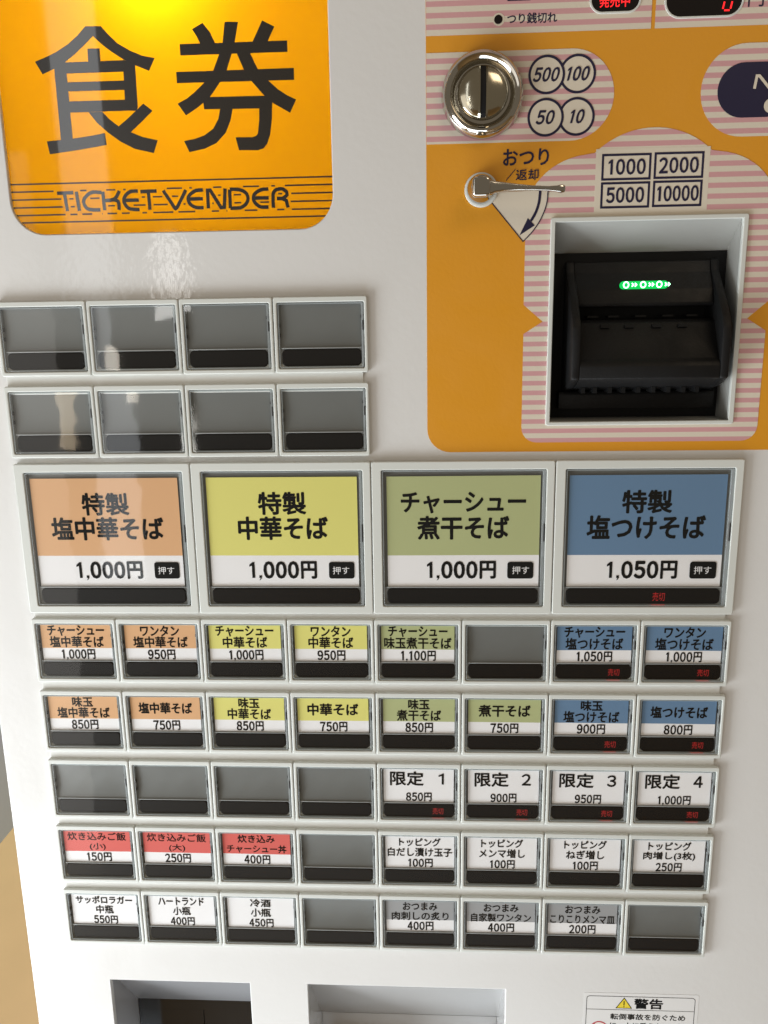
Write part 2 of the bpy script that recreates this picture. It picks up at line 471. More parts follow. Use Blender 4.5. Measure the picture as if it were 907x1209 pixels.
#@@SIGN_COORDS@@
SHOKU = [[(39.1, 140.9), (44.2, 140.8), (41.4, 138.0)], [(39.1, 140.9), (36.4, 138.4), (33.0, 135.9), (28.6, 133.6), (25.0, 132.2), (21.6, 131.1), (23.7, 127.3), (27.7, 128.8), (31.4, 130.6), (34.8, 132.8), (38.3, 135.5), (41.4, 138.0)], [(44.2, 140.8), (46.3, 138.4), (49.1, 135.7), (53.1, 133.4), (56.8, 131.9), (60.9, 131.0), (58.8, 127.3), (54.4, 129.1), (50.9, 130.8), (47.1, 133.2), (43.9, 135.6), (41.4, 138.0)], [(27.7, 128.8), (27.7, 130.6), (31.7, 130.7), (31.7, 107.3), (27.7, 107.4)], [(50.5, 130.9), (54.4, 129.3), (54.2, 116.4), (53.6, 115.6), (50.0, 115.7)], [(39.2, 134.4), (43.2, 134.4), (43.2, 130.4), (39.1, 130.3)], [(31.4, 130.6), (50.9, 130.7), (50.7, 127.3), (31.7, 127.3)], [(31.4, 124.7), (50.5, 124.7), (50.5, 121.9), (31.6, 122.0)], [(31.5, 119.0), (50.4, 119.0), (54.0, 115.7), (31.5, 115.6)], [(22.9, 107.1), (27.7, 107.4), (31.7, 107.7), (37.1, 108.3), (42.6, 109.1), (42.9, 105.5), (33.5, 104.2), (23.5, 103.1)], [(37.8, 115.6), (40.2, 112.4), (43.6, 109.3), (47.6, 106.4), (52.1, 104.1), (58.4, 102.6), (60.0, 106.5), (55.1, 107.6), (51.2, 109.2), (47.3, 111.1), (44.5, 113.3), (42.4, 115.6)], [(56.1, 117.7), (59.0, 115.4), (55.5, 112.5), (51.2, 109.1), (47.3, 111.0), (50.3, 113.1), (53.6, 115.7)]]
KEN = [[(73.6, 139.0), (77.1, 140.7), (79.4, 137.8), (80.9, 134.5), (76.0, 134.6), (75.0, 136.8)], [(96.2, 140.8), (100.0, 138.9), (97.6, 134.6), (92.6, 134.4)], [(84.2, 140.8), (83.2, 134.9), (81.8, 131.4), (79.7, 126.8), (76.5, 123.3), (72.8, 120.3), (70.6, 118.8), (67.4, 117.3), (69.9, 113.7), (74.1, 116.1), (78.1, 119.0), (81.7, 123.3), (84.1, 126.8), (85.9, 131.4), (87.1, 134.8), (88.5, 140.6)], [(69.3, 134.8), (103.9, 134.8), (103.9, 131.5), (69.3, 131.5)], [(67.6, 126.7), (105.7, 126.8), (105.7, 123.3), (67.6, 123.4)], [(87.1, 134.8), (87.7, 131.3), (89.5, 126.9), (92.0, 123.2), (95.8, 119.0), (98.3, 116.8), (104.0, 113.6), (106.1, 117.5), (103.3, 118.8), (100.3, 120.7), (97.5, 123.2), (94.1, 126.8), (92.0, 131.2), (91.7, 134.7)], [(77.7, 119.0), (75.8, 117.7), (76.0, 115.4), (98.2, 115.1), (98.4, 118.9)], [(81.3, 115.6), (80.4, 112.3), (78.6, 109.5), (75.6, 107.6), (72.4, 106.6), (68.7, 106.0), (70.3, 102.6), (75.4, 103.5), (79.4, 105.1), (82.7, 108.2), (84.5, 112.0), (85.4, 115.5)], [(94.0, 115.3), (98.2, 116.8), (98.0, 112.1), (97.2, 107.3), (96.1, 104.5), (94.8, 103.1), (92.9, 102.6), (86.7, 102.8), (85.8, 106.7), (91.3, 106.6), (92.6, 107.0), (93.2, 107.7), (93.8, 111.7)]]
LATIN = [[(24.6, 90.9), (30.2, 91.0)], [(27.1, 90.9), (27.6, 85.2)], [(31.2, 91.3), (31.7, 85.2)], [(39.8, 90.8), (39.0, 90.9), (37.9, 91.0), (36.9, 91.0), (36.1, 90.8), (35.4, 90.5), (34.8, 90.1), (34.3, 89.6), (33.8, 89.1), (33.5, 88.5), (33.4, 87.9), (33.5, 87.3), (33.7, 86.8), (34.0, 86.3), (34.4, 85.9), (35.1, 85.6), (36.4, 85.4), (37.9, 85.4), (38.9, 85.4)], [(40.2, 91.1), (40.3, 85.2)], [(45.8, 91.2), (45.6, 90.8), (45.2, 90.1), (44.8, 89.5), (44.4, 89.1), (44.0, 88.7), (43.4, 88.5), (42.4, 88.3), (41.3, 88.3), (40.5, 88.2)], [(43.4, 88.5), (43.8, 88.4), (44.3, 88.3), (44.8, 88.1), (45.1, 87.9), (45.2, 87.5), (45.3, 87.1), (45.3, 86.5), (45.3, 85.7), (45.2, 85.2)], [(52.1, 91.0), (51.4, 91.0), (50.5, 91.0), (49.6, 90.9), (48.9, 90.6), (48.3, 90.2), (47.8, 89.7), (47.5, 89.3), (47.2, 88.8), (47.1, 88.3), (47.1, 87.7), (47.3, 87.1), (47.6, 86.6), (48.0, 86.1), (48.5, 85.7), (49.1, 85.4), (50.1, 85.3), (51.3, 85.2), (52.2, 85.2)], [(47.1, 88.2), (52.2, 88.2)], [(52.9, 90.8), (58.4, 90.9)], [(55.6, 90.8), (55.7, 85.0)], [(60.6, 91.0), (61.4, 89.7), (62.6, 87.8), (63.5, 86.4), (64.0, 85.6), (64.2, 85.3), (64.4, 85.2), (64.6, 85.3), (64.9, 85.6), (65.4, 86.3), (66.3, 87.8), (67.4, 89.6), (68.2, 91.0)], [(74.0, 90.9), (73.4, 90.8), (72.5, 90.8), (71.6, 90.7), (70.9, 90.4), (70.2, 90.0), (69.6, 89.6), (69.2, 89.1), (68.9, 88.6), (68.8, 88.1), (68.9, 87.6), (69.1, 87.0), (69.4, 86.5), (69.9, 86.1), (70.5, 85.7), (71.3, 85.4), (72.2, 85.3), (73.2, 85.3), (73.9, 85.3)], [(68.8, 88.1), (73.8, 88.1)], [(75.4, 85.0), (75.5, 90.7), (76.4, 90.7), (79.7, 85.2), (80.8, 85.3), (81.4, 91.1)], [(82.8, 84.9), (82.9, 90.8)], [(82.9, 90.8), (83.7, 90.8), (84.8, 90.8), (85.8, 90.7), (86.6, 90.5), (87.4, 90.2), (88.0, 89.8), (88.5, 89.3), (88.8, 88.6), (88.9, 87.9), (88.8, 87.3), (88.5, 86.7), (88.1, 86.1), (87.6, 85.7), (86.9, 85.3), (86.1, 85.0), (85.0, 84.9), (83.7, 84.9), (82.8, 84.9)], [(95.8, 90.7), (95.1, 90.6), (94.1, 90.6), (93.3, 90.4), (92.5, 90.1), (91.9, 89.8), (91.4, 89.4), (91.0, 89.0), (90.8, 88.5), (90.7, 88.0), (90.7, 87.5), (90.9, 86.9), (91.2, 86.4), (91.7, 85.9), (92.3, 85.4), (93.0, 85.1), (93.9, 85.0), (94.9, 85.0), (95.6, 85.0)], [(90.6, 87.9), (95.8, 87.9)], [(97.2, 84.7), (97.2, 85.9), (97.2, 87.6), (97.3, 89.0), (97.6, 89.7), (98.0, 90.1), (98.5, 90.4), (99.1, 90.5), (99.9, 90.6), (100.6, 90.5), (101.1, 90.2), (101.5, 89.9), (101.8, 89.5), (101.9, 89.1), (101.9, 88.7), (101.6, 88.4), (101.3, 88.1), (100.7, 87.8), (100.2, 87.6), (99.6, 87.6), (98.9, 87.6), (98.5, 87.6)], [(100.2, 87.6), (101.6, 86.9), (102.1, 84.7)]]
#@@END@@
part('lettering', polys_mesh(SHOKU + KEN, 3.30), M_SIGNINK, sg)
lines = []
def seg_dist(p, a, b):
    ax, az = a; bx, bz = b; dx, dz = bx - ax, bz - az
    t = max(0, min(1, ((p[0] - ax) * dx + (p[1] - az) * dz) / max(1e-9, dx * dx + dz * dz)))
    return math.hypot(p[0] - ax - t * dx, p[1] - az - t * dz)
for z in (94.0, 91.6, 89.1, 86.6, 84.15, 81.8):
    xl = SIGN[0] if z > 88.8 else SIGN[0] + 11 - math.sqrt(max(0, 121 - (88.8 - z) ** 2))
    xr = SIGN[2] if z > 88.8 else SIGN[2] - 11 + math.sqrt(max(0, 121 - (88.8 - z) ** 2))
    start = None; x = xl
    while x <= xr + 0.11:
        free = x <= xr and all(seg_dist((x, z), a, b) > 1.3 for st in LATIN for a, b in zip(st, st[1:]))
        if free and start is None: start = x
        if not free and start is not None:
            if x - start > 0.3: lines.append(rect(start, z - 0.26, x - 0.1, z + 0.26))
            start = None
        x += 0.1
part('stripe', polys_mesh(lines, 3.36, 0), M_STRIPEINK, sg)
ink = []
for st in LATIN: ink += ribbon(st, 1.15)
part('small_lettering', polys_mesh(ink, 3.28, 0.0001), M_SIGNINK, sg)

# ---- orange control panel with its printed patches
cp = part('control_panel', prism_mesh([[(x, z) for x, z in rr(147.8, 2.8, 300, 175, 8.0, 8)], rect(189.4, 12.8, 250.0, 78.4)], 1.88, 0.1), M_ORANGE,
          label='orange payment panel with pink striped patches')
def patch(name, loops, m, y=1.80, label=None):
    return part(name, prism_mesh(loops, y, 0.03), m, cp, label)
patch('striped_patch', [rect(147.9, 134.2, 217.1, 174.9)], striped('stripes_top', 0.1432, 0.00324))
patch('striped_patch', [rect(218.3, 134.2, 299.9, 174.9)], striped('stripes_top', 0.1432, 0.00324))
arc = [(193.4 + 13.35 * math.cos(a), 116 + 13.35 * math.sin(a)) for a in [math.radians(-90 + 180 * i / 24) for i in range(25)]]
patch('striped_patch', [[(147.9, 102.65)] + arc + [(147.9, 129.35)]], striped('stripes_coin', 0.1270))
arc = [(246.9 + 13.4 * math.cos(a), 115.9 + 13.4 * math.sin(a)) for a in [math.radians(90 + 180 * i / 24) for i in range(25)]]
patch('striped_patch', [arc + [(299.8, 102.5), (299.8, 129.3)]], striped('stripes_maker', 0.1270))
dome = [(219.8 + 27.1 * math.sin(a), 105.9 - 27.1 + 27.1 * math.cos(a)) for a in [math.radians(-42.5 + 85 * i / 24) for i in range(25)]]
sh = [(201.2 - 21.2 * math.sin(a), 80.5 + 18.0 * math.cos(a)) for a in [math.radians(90 * i / 14) for i in range(1, 15)]]
left = sh + [(180.0, 52.1), (186.4, 46.6), (180.1, 42.6)] + [(185.3 - 5.2 * math.cos(a), 11.2 - 5.2 * math.sin(a)) for a in [math.radians(90 * i / 6) for i in range(7)]]
right = [(439.6 - x, z) for x, z in left[::-1]]
bill_loop = dome + right[::-1][:0] + [(439.6 - x, z) for x, z in left] + left[::-1]
patch('striped_patch', [bill_loop, rect(189.4, 12.8, 250.0, 78.4)], striped('stripes_bill', 0.09475))
patch('cream_patch', [rect(201.9, 80.3, 237.7, 99.9)], M_CREAM, 1.77)

NOTE = []
for (bx, bz, s, wd) in ((211.6, 94.4, '1000', 12.0), (228.1, 94.5, '2000', 12.2), (211.6, 85.9, '5000', 11.8), (228.1, 86.0, '10000', 13.2)):
    fr = patch('note_frame', [rect(bx - 7.8, bz - 4.0, bx + 7.8, bz + 4.0), rect(bx - 7.1, bz - 3.3, bx + 7.1, bz + 3.3)], M_NAVY, 1.72)
    NOTE.append(number_mesh(s, bx, bz, wd + 0.6, 4.5, 1.68, 0.04))
for me_ in NOTE: part('lettering', me_, M_NAVY, cp)
COIN = []
for (bx, bz, s, wd, yy) in ((195.2, 122.1, '100', 7.3, 0.0), (185.6, 122.1, '500', 7.9, -0.06), (195.3, 109.7, '10', 4.8, 0.0), (185.6, 109.7, '50', 5.6, -0.06)):
    patch('coin_disc', [circ(bx, bz, 5.3)], M_CREAM, 1.74 + yy)
    patch('coin_ring', [circ(bx, bz, 5.70), circ(bx, bz, 4.95)], M_NAVY, 1.70 + yy)
    COIN.append(number_mesh(s, bx, bz, wd + 0.3, 3.9, 1.60, 0.045, 0.25))
for me_ in COIN: part('lettering', me_, M_NAVY, cp)
for me_ in ([text_mesh('おつり', 179.7, 98.1, 14.4, (4.9,), 1.78, 0.026),
                        text_mesh('返却', 180.2, 92.8, 7.2, (3.3,), 1.70, 0.018),
                        polys_mesh(ribbon([(173.5, 91.2), (176.4, 94.5)], 0.25), 1.70),
                        text_mesh('つり銭切れ', 180.7, 138.3, 15.2, (2.9,), 1.76, 0.025),
                        text_mesh('円', 248.3, 141.6, 4.6, (4.6,), 1.76, 0.012),
                        polys_mesh([rect(173.0, 143.25, 180.1, 150)], 1.76)]): part('lettering', me_, M_NAVY, cp)
patch('indicator_ring', [circ(170.4, 138.2, 1.85)], M_CREAM, 1.74)
patch('indicator_hole', [circ(170.3, 138.2, 1.3)], M_DISPLAY, 1.68)
# maker's plate
patch('maker_plate', [rr(238.6, 108.0, 292, 123.85, 7.9, 10)], M_NAVY, 1.72)
part('lettering', join([polys_mesh(ribbon([(249.8, 116.2), (250.3, 119.85), (251.1, 119.85), (254.1, 116.55), (254.9, 116.55), (255.4, 120.2)], 0.85), 1.66, 0.0001),
                        polys_mesh([circ(255.2, 111.2, 2.1, 24)], 1.66)]), M_CREAM, cp)
# return-lever dial
fan_arc = smooth_pts([(179.3, 72.3), (182.2, 75.2), (184.8, 79.0), (186.6, 83.6), (187.0, 88.0)], 5)
patch('dial_fan', [[(166.5, 87.5)] + fan_arc], M_CREAM, 1.68)
dial = ribbon([(187.0, 88.0)][:0] + [(168.0, 85.6)] + fan_arc, 0.33)
dial += ribbon(smooth_pts([(184.5, 88.0), (184.2, 84.4), (183.2, 81.2), (181.7, 78.6)], 5), 0.85)
dial += [[(178.1, 74.2), (183.0, 77.2), (180.7, 79.5)], ]
part('dial_arrow', polys_mesh(dial, 1.62, 0.0005), M_NAVY, cp)

# displays
for cx0, cx1, cz0, nm in ((198.7, 213.2, 139.3, 'status'), (221.4, 244.1, 137.2, 'amount')):
    r = 3.3 if nm == 'status' else 4.3
    d = part('display_window', prism_mesh([rr(cx0, cz0, cx1, 150.5, r, 8)], 1.6, 0.3, 0.05), M_DISPLAY,
             label='small dark window with red lit characters' if nm == 'status' else 'dark amount window with red digit 0')
    part('rim', prism_mesh([rr(cx0 - 0.6, cz0 - 0.6, cx1 + 0.6, 151.1, r + 0.6, 8), rr(cx0, cz0, cx1, 150.5, r, 8)], 1.45, 0.5, 0.12), M_TILE, d)
    if nm == 'status':
        part('lettering', text_mesh('発売中', 205.7, 142.2, 9.2, (3.5,), 1.57, 0.012), M_RED, d)
    else:
        seg = []
        for a, b in (((238.9, 138.5), (240.5, 138.5)), ((238.45, 138.9), (238.85, 140.9)), ((240.75, 138.9), (241.15, 140.9)),
                     ((238.95, 141.9), (239.35, 143.9)), ((241.25, 141.9), (241.65, 143.9)), ((239.7, 144.3), (241.3, 144.3))):
            seg += ribbon([a, b], 0.5)
        part('digit', polys_mesh(seg, 1.57, 0.0001), M_RED, d)

# ---- coin slot
cs = part('coin_slot', lathe([(13.0, 1.8), (12.9, 0.2), (12.3, -1.6), (11.2, -2.4), (10.1, -1.9), (9.4, -0.6), (8.7, 0.2), (8.1, 0.1)], 165.6, 116.7), M_CHROME,
          label='round chrome coin slot')
dm = [(8.1, 0.1), (7.9, -0.5)] + [(7.9 * math.cos(math.radians(a)), -0.5 - 2.3 * math.sin(math.radians(a))) for a in range(12, 89, 8)]
part('dome', lathe(dm, 165.6, 117.0), M_DOME, cs)
sl = []
for i in range(-7, 8):
    zz = 7.5 * i / 7
    yy = -0.5 - 2.3 * math.sqrt(max(0.0, 1 - (zz / 7.9) ** 2)) - 0.08
    sl.append((zz, yy))
part('slit', quads([[(164.75, sl[i][1], 117 + sl[i][0]), (166.45, sl[i][1], 117 + sl[i][0]), (166.45, sl[i + 1][1], 117 + sl[i + 1][0]), (164.75, sl[i + 1][1], 117 + sl[i + 1][0])] for i in range(14)]), M_BACK, cs)
ridge = []
for s in (-1, 1):
    for i in range(14):
        a, b = sl[i], sl[i + 1]
        ridge.append([(165.6 + s * 0.9, a[1] - 0.35, 117 + a[0]), (165.6 + s * 1.9, a[1] + 0.45, 117 + a[0]), (165.6 + s * 1.9, b[1] + 0.45, 117 + b[0]), (165.6 + s * 0.9, b[1] - 0.35, 117 + b[0])])
part('slit_lip', quads(ridge), M_DOME, cs)

# ---- return lever
lv = part('return_lever', lathe([(5.4, 1.75), (5.3, 1.1), (4.8, 0.8), (4.3, 0.9)], 165.5, 88.5), M_TILE, label='chrome coin return lever')
part('hub', lathe([(4.4, 1.4), (4.3, -0.6), (3.9, -1.2), (3.6, -5.0), (3.2, -5.6), (0.5, -5.8)], 165.3, 88.7), M_CHROME, lv)
def handle_mesh():
    st = [(166.0, 87.9, 2.2, 1.6), (168.2, 87.9, 2.2, 1.6), (169.2, 88.0, 1.75, 1.5), (172, 88.0, 1.35, 1.35), (176, 87.8, 1.0, 1.2),
          (181, 87.5, 0.72, 1.05), (186, 87.2, 0.72, 1.05), (188.4, 87.1, 0.95, 1.1), (190.0, 87.05, 1.25, 1.25), (190.9, 87.05, 1.0, 1.0), (191.2, 87.05, 0.5, 0.6)]
    V, F = [], []; n = 16
    for x, z, hz, hy in st:
        for i in range(n):
            a = 2 * math.pi * i / n
            c, s = math.cos(a), math.sin(a)
            e = 0.42
            V.append((x * MM, (-6.6 - hy * math.copysign(abs(c) ** e, c)) * MM, (z + hz * math.copysign(abs(s) ** e, s)) * MM))
    for k in range(len(st) - 1):
        for i in range(n):
            j = (i + 1) % n; F.append((k * n + i, k * n + j, (k + 1) * n + j, (k + 1) * n + i))
    F.append(tuple(range(n))[::-1]); F.append(tuple(range((len(st) - 1) * n, len(st) * n)))
    me = bpy.data.meshes.new('handle'); me.from_pydata(V, [], F)
    bm = bmesh.new(); bm.from_mesh(me); bmesh.ops.recalc_face_normals(bm, faces=bm.faces); bm.to_mesh(me); bm.free()
    me.shade_smooth(); me.set_sharp_from_angle(angle=math.radians(60)); return me
part('hub_block', prism_mesh([rr(162.1, 85.2, 167.7, 91.0, 1.3, 5)], -9.0, 5.0, 0.7, res=3), M_CHROME, lv)
part('handle', handle_mesh(), M_CHROME, lv)

# ---- note acceptor
ba = part('note_acceptor', prism_mesh([rr(188.1, 11.8, 251.2, 79.5, 0.9, 4), rect(189.6, 13.1, 249.5, 78.0)], 1.0, 2.2, 0.3), M_TILE,
          label='recessed black banknote acceptor in a white bezel')
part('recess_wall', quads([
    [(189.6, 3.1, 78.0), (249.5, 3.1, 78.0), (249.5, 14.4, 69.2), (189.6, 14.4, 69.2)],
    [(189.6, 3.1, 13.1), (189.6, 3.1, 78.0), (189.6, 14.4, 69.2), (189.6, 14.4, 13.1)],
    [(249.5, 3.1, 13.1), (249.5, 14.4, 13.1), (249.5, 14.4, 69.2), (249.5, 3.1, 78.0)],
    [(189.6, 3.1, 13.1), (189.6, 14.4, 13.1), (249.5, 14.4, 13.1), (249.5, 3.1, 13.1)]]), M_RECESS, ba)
part('backing', boxes([(189.7, 249.4, 14.2, 20, 13.2, 69.1)]), M_BACK, ba)
wing = [(14, 66.3), (11.4, 66.3), (10.0, 62.5), (2.0, 54.5), (-4.3, 47.5), (-5.6, 44.5), (-6, 41), (-6, 27.8), (2, 24.6), (14, 22)]
for xa, xb in ((195.0, 197.9), (243.1, 246.0)):
    part('side_wing', profile_x(wing, xa, xb, 0.7), M_BLACK, ba)
part('face_plate', profile_x([(14.1, 66.0), (11.6, 66.0), (10.4, 62.2), (6.2, 56.6), (4.4, 52.0), (5.0, 51.0), (14.1, 51.0)], 197.8, 243.2, 0.4), M_BLACK, ba)
part('note_tray', profile_x([(14.1, 46.8), (5.0, 46.8), (2.8, 45.8), (-1.6, 38.0), (-4.0, 34.2), (-5.2, 33.2), (-5.9, 32.0), (-5.9, 27.9), (2, 24.7), (14.1, 22.2)], 197.8, 243.2, 0.4), M_BLACK, ba)
part('base_ledge', profile_x([(14.1, 22.6), (9.5, 22.6), (9.0, 21.5), (9.0, 16.6), (14.1, 16.6)], 193.6, 246.8, 0.3), M_BLACK, ba)
part('tooth', boxes([(x, x + 1.3, 2.0, 9, 22.6, 24.6) for x in (200, 204, 209, 213.5, 218.5, 223.5, 228.5, 233.5, 238)]), M_BLACK, ba, kind='stuff')
part('guide_rib', boxes([(x, x + 3.6, 6.6, 12, 47.6, 48.2) for x in (202, 209, 218, 227, 235)] + [(x, x + 3.0, 1.2, 5, 44.2, 45.2) for x in (205.5, 213.5, 222.5, 231)]), M_BLACK, ba, kind='stuff')
led = part('arrow_light', prism_mesh([rr(212.2, 56.7, 228.2, 59.3, 1.3, 6)], 6.1, 0.6, 0.15), M_GREEN, ba, label='green lit arrow indicator')
chev = []
for cx in (214.3, 219.9, 225.2):
    chev += [q for q in ribbon([(cx + 0.85 * math.cos(a), 58.1 + 0.95 * math.sin(a)) for a in [2 * math.pi * i / 10 for i in range(10)]], 0.36, True)]
    for dx in (1.9, 2.9):
        chev += ribbon([(cx + dx, 58.65), (cx + dx + 0.55, 58.1), (cx + dx, 57.55)], 0.36)
part('arrow_core', polys_mesh(chev, 6.0, 0.0002), M_GREENB, ba)

# ---- meal buttons
ROWZ = {'A': 56.1, 'B': 27.4, 'C': 0.0, 'D': -58.2, 'E': -87.05, 'F': -115.9, 'G': -144.7, 'H': -173.5}
def frames(wd, ht, mg):
    return dict(
        frame=prism_mesh([rr(0.14, -ht + 0.02, wd - 0.14, -0.02, 0.8, 3), rr(mg[0], -ht + mg[3], wd - mg[1], -mg[2], 0.5, 3)], 0.0, 1.95, 0.33),
    )
SM = dict(w=32.0, h=25.3, mg=(1.35, 1.25, 1.9, 1.5))
BG = dict(w=64.0, h=56.0, mg=(3.6, 3.0, 3.1, 2.9))
def kit(s, big):
    w_, h_, (l, r, t, b) = s['w'], s['h'], s['mg']
    k = {}
    k['frame'] = prism_mesh([rr(0.14, -h_ + 0.02, w_ - 0.14, -0.02, 0.8, 3), rr(l, -h_ + b, w_ - r, -t, 0.5, 3)], 0.0, 1.95, 0.33)
    k['pocket'] = quads([[(l - .3, 1.92, -t + .3), (w_ - r + .3, 1.92, -t + .3), (w_ - r + .3, 1.92, -h_ + b - .3), (l - .3, 1.92, -h_ + b - .3)]])
    cl = l + (1.6 if big else 1.25); cr = w_ - r - (2.0 if big else 1.35)
    ct = -t - (2.4 if big else 0.75)
    bb = -h_ + b + (0.9 if big else 0.75)
    bt = bb + (5.6 if big else 5.7)
    cb = bt + (0.75 if big else 0.55)
    s.update(cl=cl, cr=cr, ct=ct, cb=cb, bb=bb, bt=bt)
    k['card'] = polys_mesh([rect(cl, cb, cr, ct)], 1.30)
    k['bar'] = prism_mesh([rr(cl - 0.1, bb, cr + 0.1, bt, 1.5, 6)], 0.75, 1.1, 0.3)
    # cover: thin front plate, clear rim on all four sides
    k['cover'] = polys_mesh([rr(l + .25, -h_ + b + .2, w_ - r - .25, -t - .2, 0.5, 3)], 0.25)
    k['rim'] = prism_mesh([rr(l + .25, -h_ + b + .2, w_ - r - .25, -t - .2, 0.5, 3),
                           rr(l + .65, -h_ + b + .62, w_ - r - (1.25 if big else 0.95), -t - .60, 0.4, 3)], 0.28, 1.2, 0.12)
    zm = -h_ * (0.46 if big else 0.38)
    k['latch'] = boxes([(w_ - r - 0.62, w_ - r - 0.28, 0.2, 1.6, zm - (3.2 if big else 1.6), zm + (3.2 if big else 1.6))] +
                       ([] if big else [(l + .35, l + .75, 0.4, 1.6, zm - 3.6, zm - 2.4), (l + .35, l + .75, 0.4, 1.6, zm - 0.4, zm + 0.8),
                                        (w_ - r - 1.2, w_ - r - 0.75, 0.6, 1.6, zm + 2.4, zm + 3.4)]))
    k['ledge'] = prism_mesh([rect(cl - 0.3, cb - 0.38, cr + 0.3, cb - 0.04)], 0.7, 0.6, 0.1)
    k['barframe'] = polys_mesh([rect(l + 0.4, -h_ + b + 0.3, w_ - r - 0.4, cb - 0.3)], 1.45)
    # blank insert: shallow dish whose lower edge turns up
    n = 8; V = []
    lst = []
    x0, x1 = l + 0.5, w_ - r - 0.9
    zt, zb = -t - 0.5, bt + 0.3
    prev = None
    for i in range(n + 1):
        f = i / n; z = zt + (zb - zt) * f
        y = 1.45 + 0.40 * math.sin(math.pi * min(1, f * 1.0)) - 0.55 * max(0, f - 0.6) ** 2 * 4
        if prev: lst.append([(x0, prev[1], prev[0]), (x1, prev[1], prev[0]), (x1, y, z), (x0, y, z)])
        prev = (z, y)
    me = quads(lst)
    bm = bmesh.new(); bm.from_mesh(me); bmesh.ops.remove_doubles(bm, verts=bm.verts, dist=1e-6); bm.to_mesh(me); bm.free(); me.shade_smooth()
    k['blank'] = me
    for nm, m in (('frame', M_TILE), ('pocket', M_POCKET), ('card', M_PAPER), ('bar', M_BAR), ('cover', M_COVER), ('rim', M_RIM), ('latch', M_LATCH), ('blank', M_BLANK), ('ledge', M_LEDGE), ('barframe', M_BARFRAME)):
        k[nm].materials.clear(); k[nm].materials.append(m)
    return k
K_SM = kit(SM, False); K_BG = kit(BG, True)
BAND = {}

def button(row, col, color=None, lines=None, price=None, sold=False, big=False, label=''):
    s = BG if big else SM; k = K_BG if big else K_SM
    root = bpy.data.objects.new('meal_button', k['frame']); C.objects.link(root)
    rnd = random.Random(row + str(col)); tilt = rnd.uniform(-0.35, 0.35); nudge = rnd.uniform(-0.18, 0.18)
    root.parent = mach; root.location = (col * P * MM, 0, ROWZ[row] * MM + 1.25); root['label'] = label
    def sub(name, me, m=None):
        o = bpy.data.objects.new(name, me); C.objects.link(o); o.parent = root
        if m and not me.materials: me.materials.append(m)
        if name in ('price_card', 'colour_band', 'lettering', 'press_lettering'):
            R_ = Matrix.Rotation(math.radians(tilt), 4, 'Y'); c = Vector(((s['cl'] + s['cr']) / 2 * MM, 0, (s['cb'] + s['ct']) / 2 * MM))
            o.matrix_basis = Matrix.Translation(c + Vector((nudge * MM, 0, 0))) @ R_ @ Matrix.Translation(-c)
        if name == 'cover':
            R_ = Matrix.Rotation(math.radians(rnd.uniform(-0.5, 0.5)), 4, 'Z') @ Matrix.Rotation(math.radians(rnd.uniform(-0.5, 0.5)), 4, 'X')
            c = Vector((s['w'] / 2 * MM, 0.00025, -s['h'] / 2 * MM))
            o.matrix_basis = Matrix.Translation(c) @ R_ @ Matrix.Translation(-c)
        return o
    sub('pocket', k['pocket'])
    if color is None: sub('blank_insert', k['blank'])
    else: sub('price_card', k['card'])
    cx = (s['cl'] + s['cr']) / 2
    full = {'white': 0}
    if color and color != 'white':
        frac = (28.4 / 39.9) if big else (0.66 if color != 'grey' else 0.64)
        zb = s['ct'] + (s['cb'] - s['ct']) * frac
        key = (big, color)
        if key not in BAND:
            BAND[key] = polys_mesh([rect(s['cl'], zb, s['cr'], s['ct'])], 1.26); BAND[key].materials.append(CARD[color])
        sub('colour_band', BAND[key])
    if color:
        ms = []
        for (txt, dx, z, wd, em, bold) in lines:
            if txt in '1234': ms.append(glyph(txt, cx + dx - wd / 2, cx + dx + wd / 2, z - em / 2, z + em / 2, 1.20, bold))
            else: ms.append(text_mesh(txt, cx + dx, z, wd, (em,), 1.20, bold))
        if big:
            ms.append(number_mesh(price, cx - 1.0, -39.7, 25.4, 6.0, 1.20, 0.055))
        else:
            pz, ph, pw = lines_price(color, len(lines), price)
            ms.append(number_mesh(price, cx, pz, pw + 0.3, ph, 1.20, 0.038))
        sub('lettering', join(ms), M_INK)
        if big:
            pm = part('press_mark', prism_mesh([rr(cx + 16.0, -42.9, cx + 25.2, -36.7, 0.9, 4)], 1.12, 0.05), M_INK, root)
            sub('press_lettering', text_mesh('押す', cx + 20.5, -39.8, 6.0, (2.9,), 1.05, 0.0), M_PAPER)
    sub('bar_frame', k['barframe']); sub('card_ledge', k['ledge'])
    sub('indicator_bar', k['bar'])
    if sold:
        sx = s['cl'] + (30.4 if big else 18.6)
        wd, hh = (4.3, 3.2) if big else (4.1, 2.7)
        sub('sold_out_light', text_mesh('売切', sx + wd / 2, (s['bb'] + s['bt']) / 2 - 0.1, wd, (hh,), 0.70, -0.004), M_SOLD)
        g = SOLDGLOW[big]
        sub('sold_out_glint', g)
    sub('latch', k['latch']); sub('cover_rim', k['rim']); sub('cover', k['cover'])
    return root
def lines_price(color, n, price):
    pw = {'8': 12.9}.get(price, None)
    pw = 12.9 if len(price) > 4 else 10.2
    if color == 'white': return (-14.65, 3.4, pw * 0.95)
    return (-14.45, 3.6, pw)
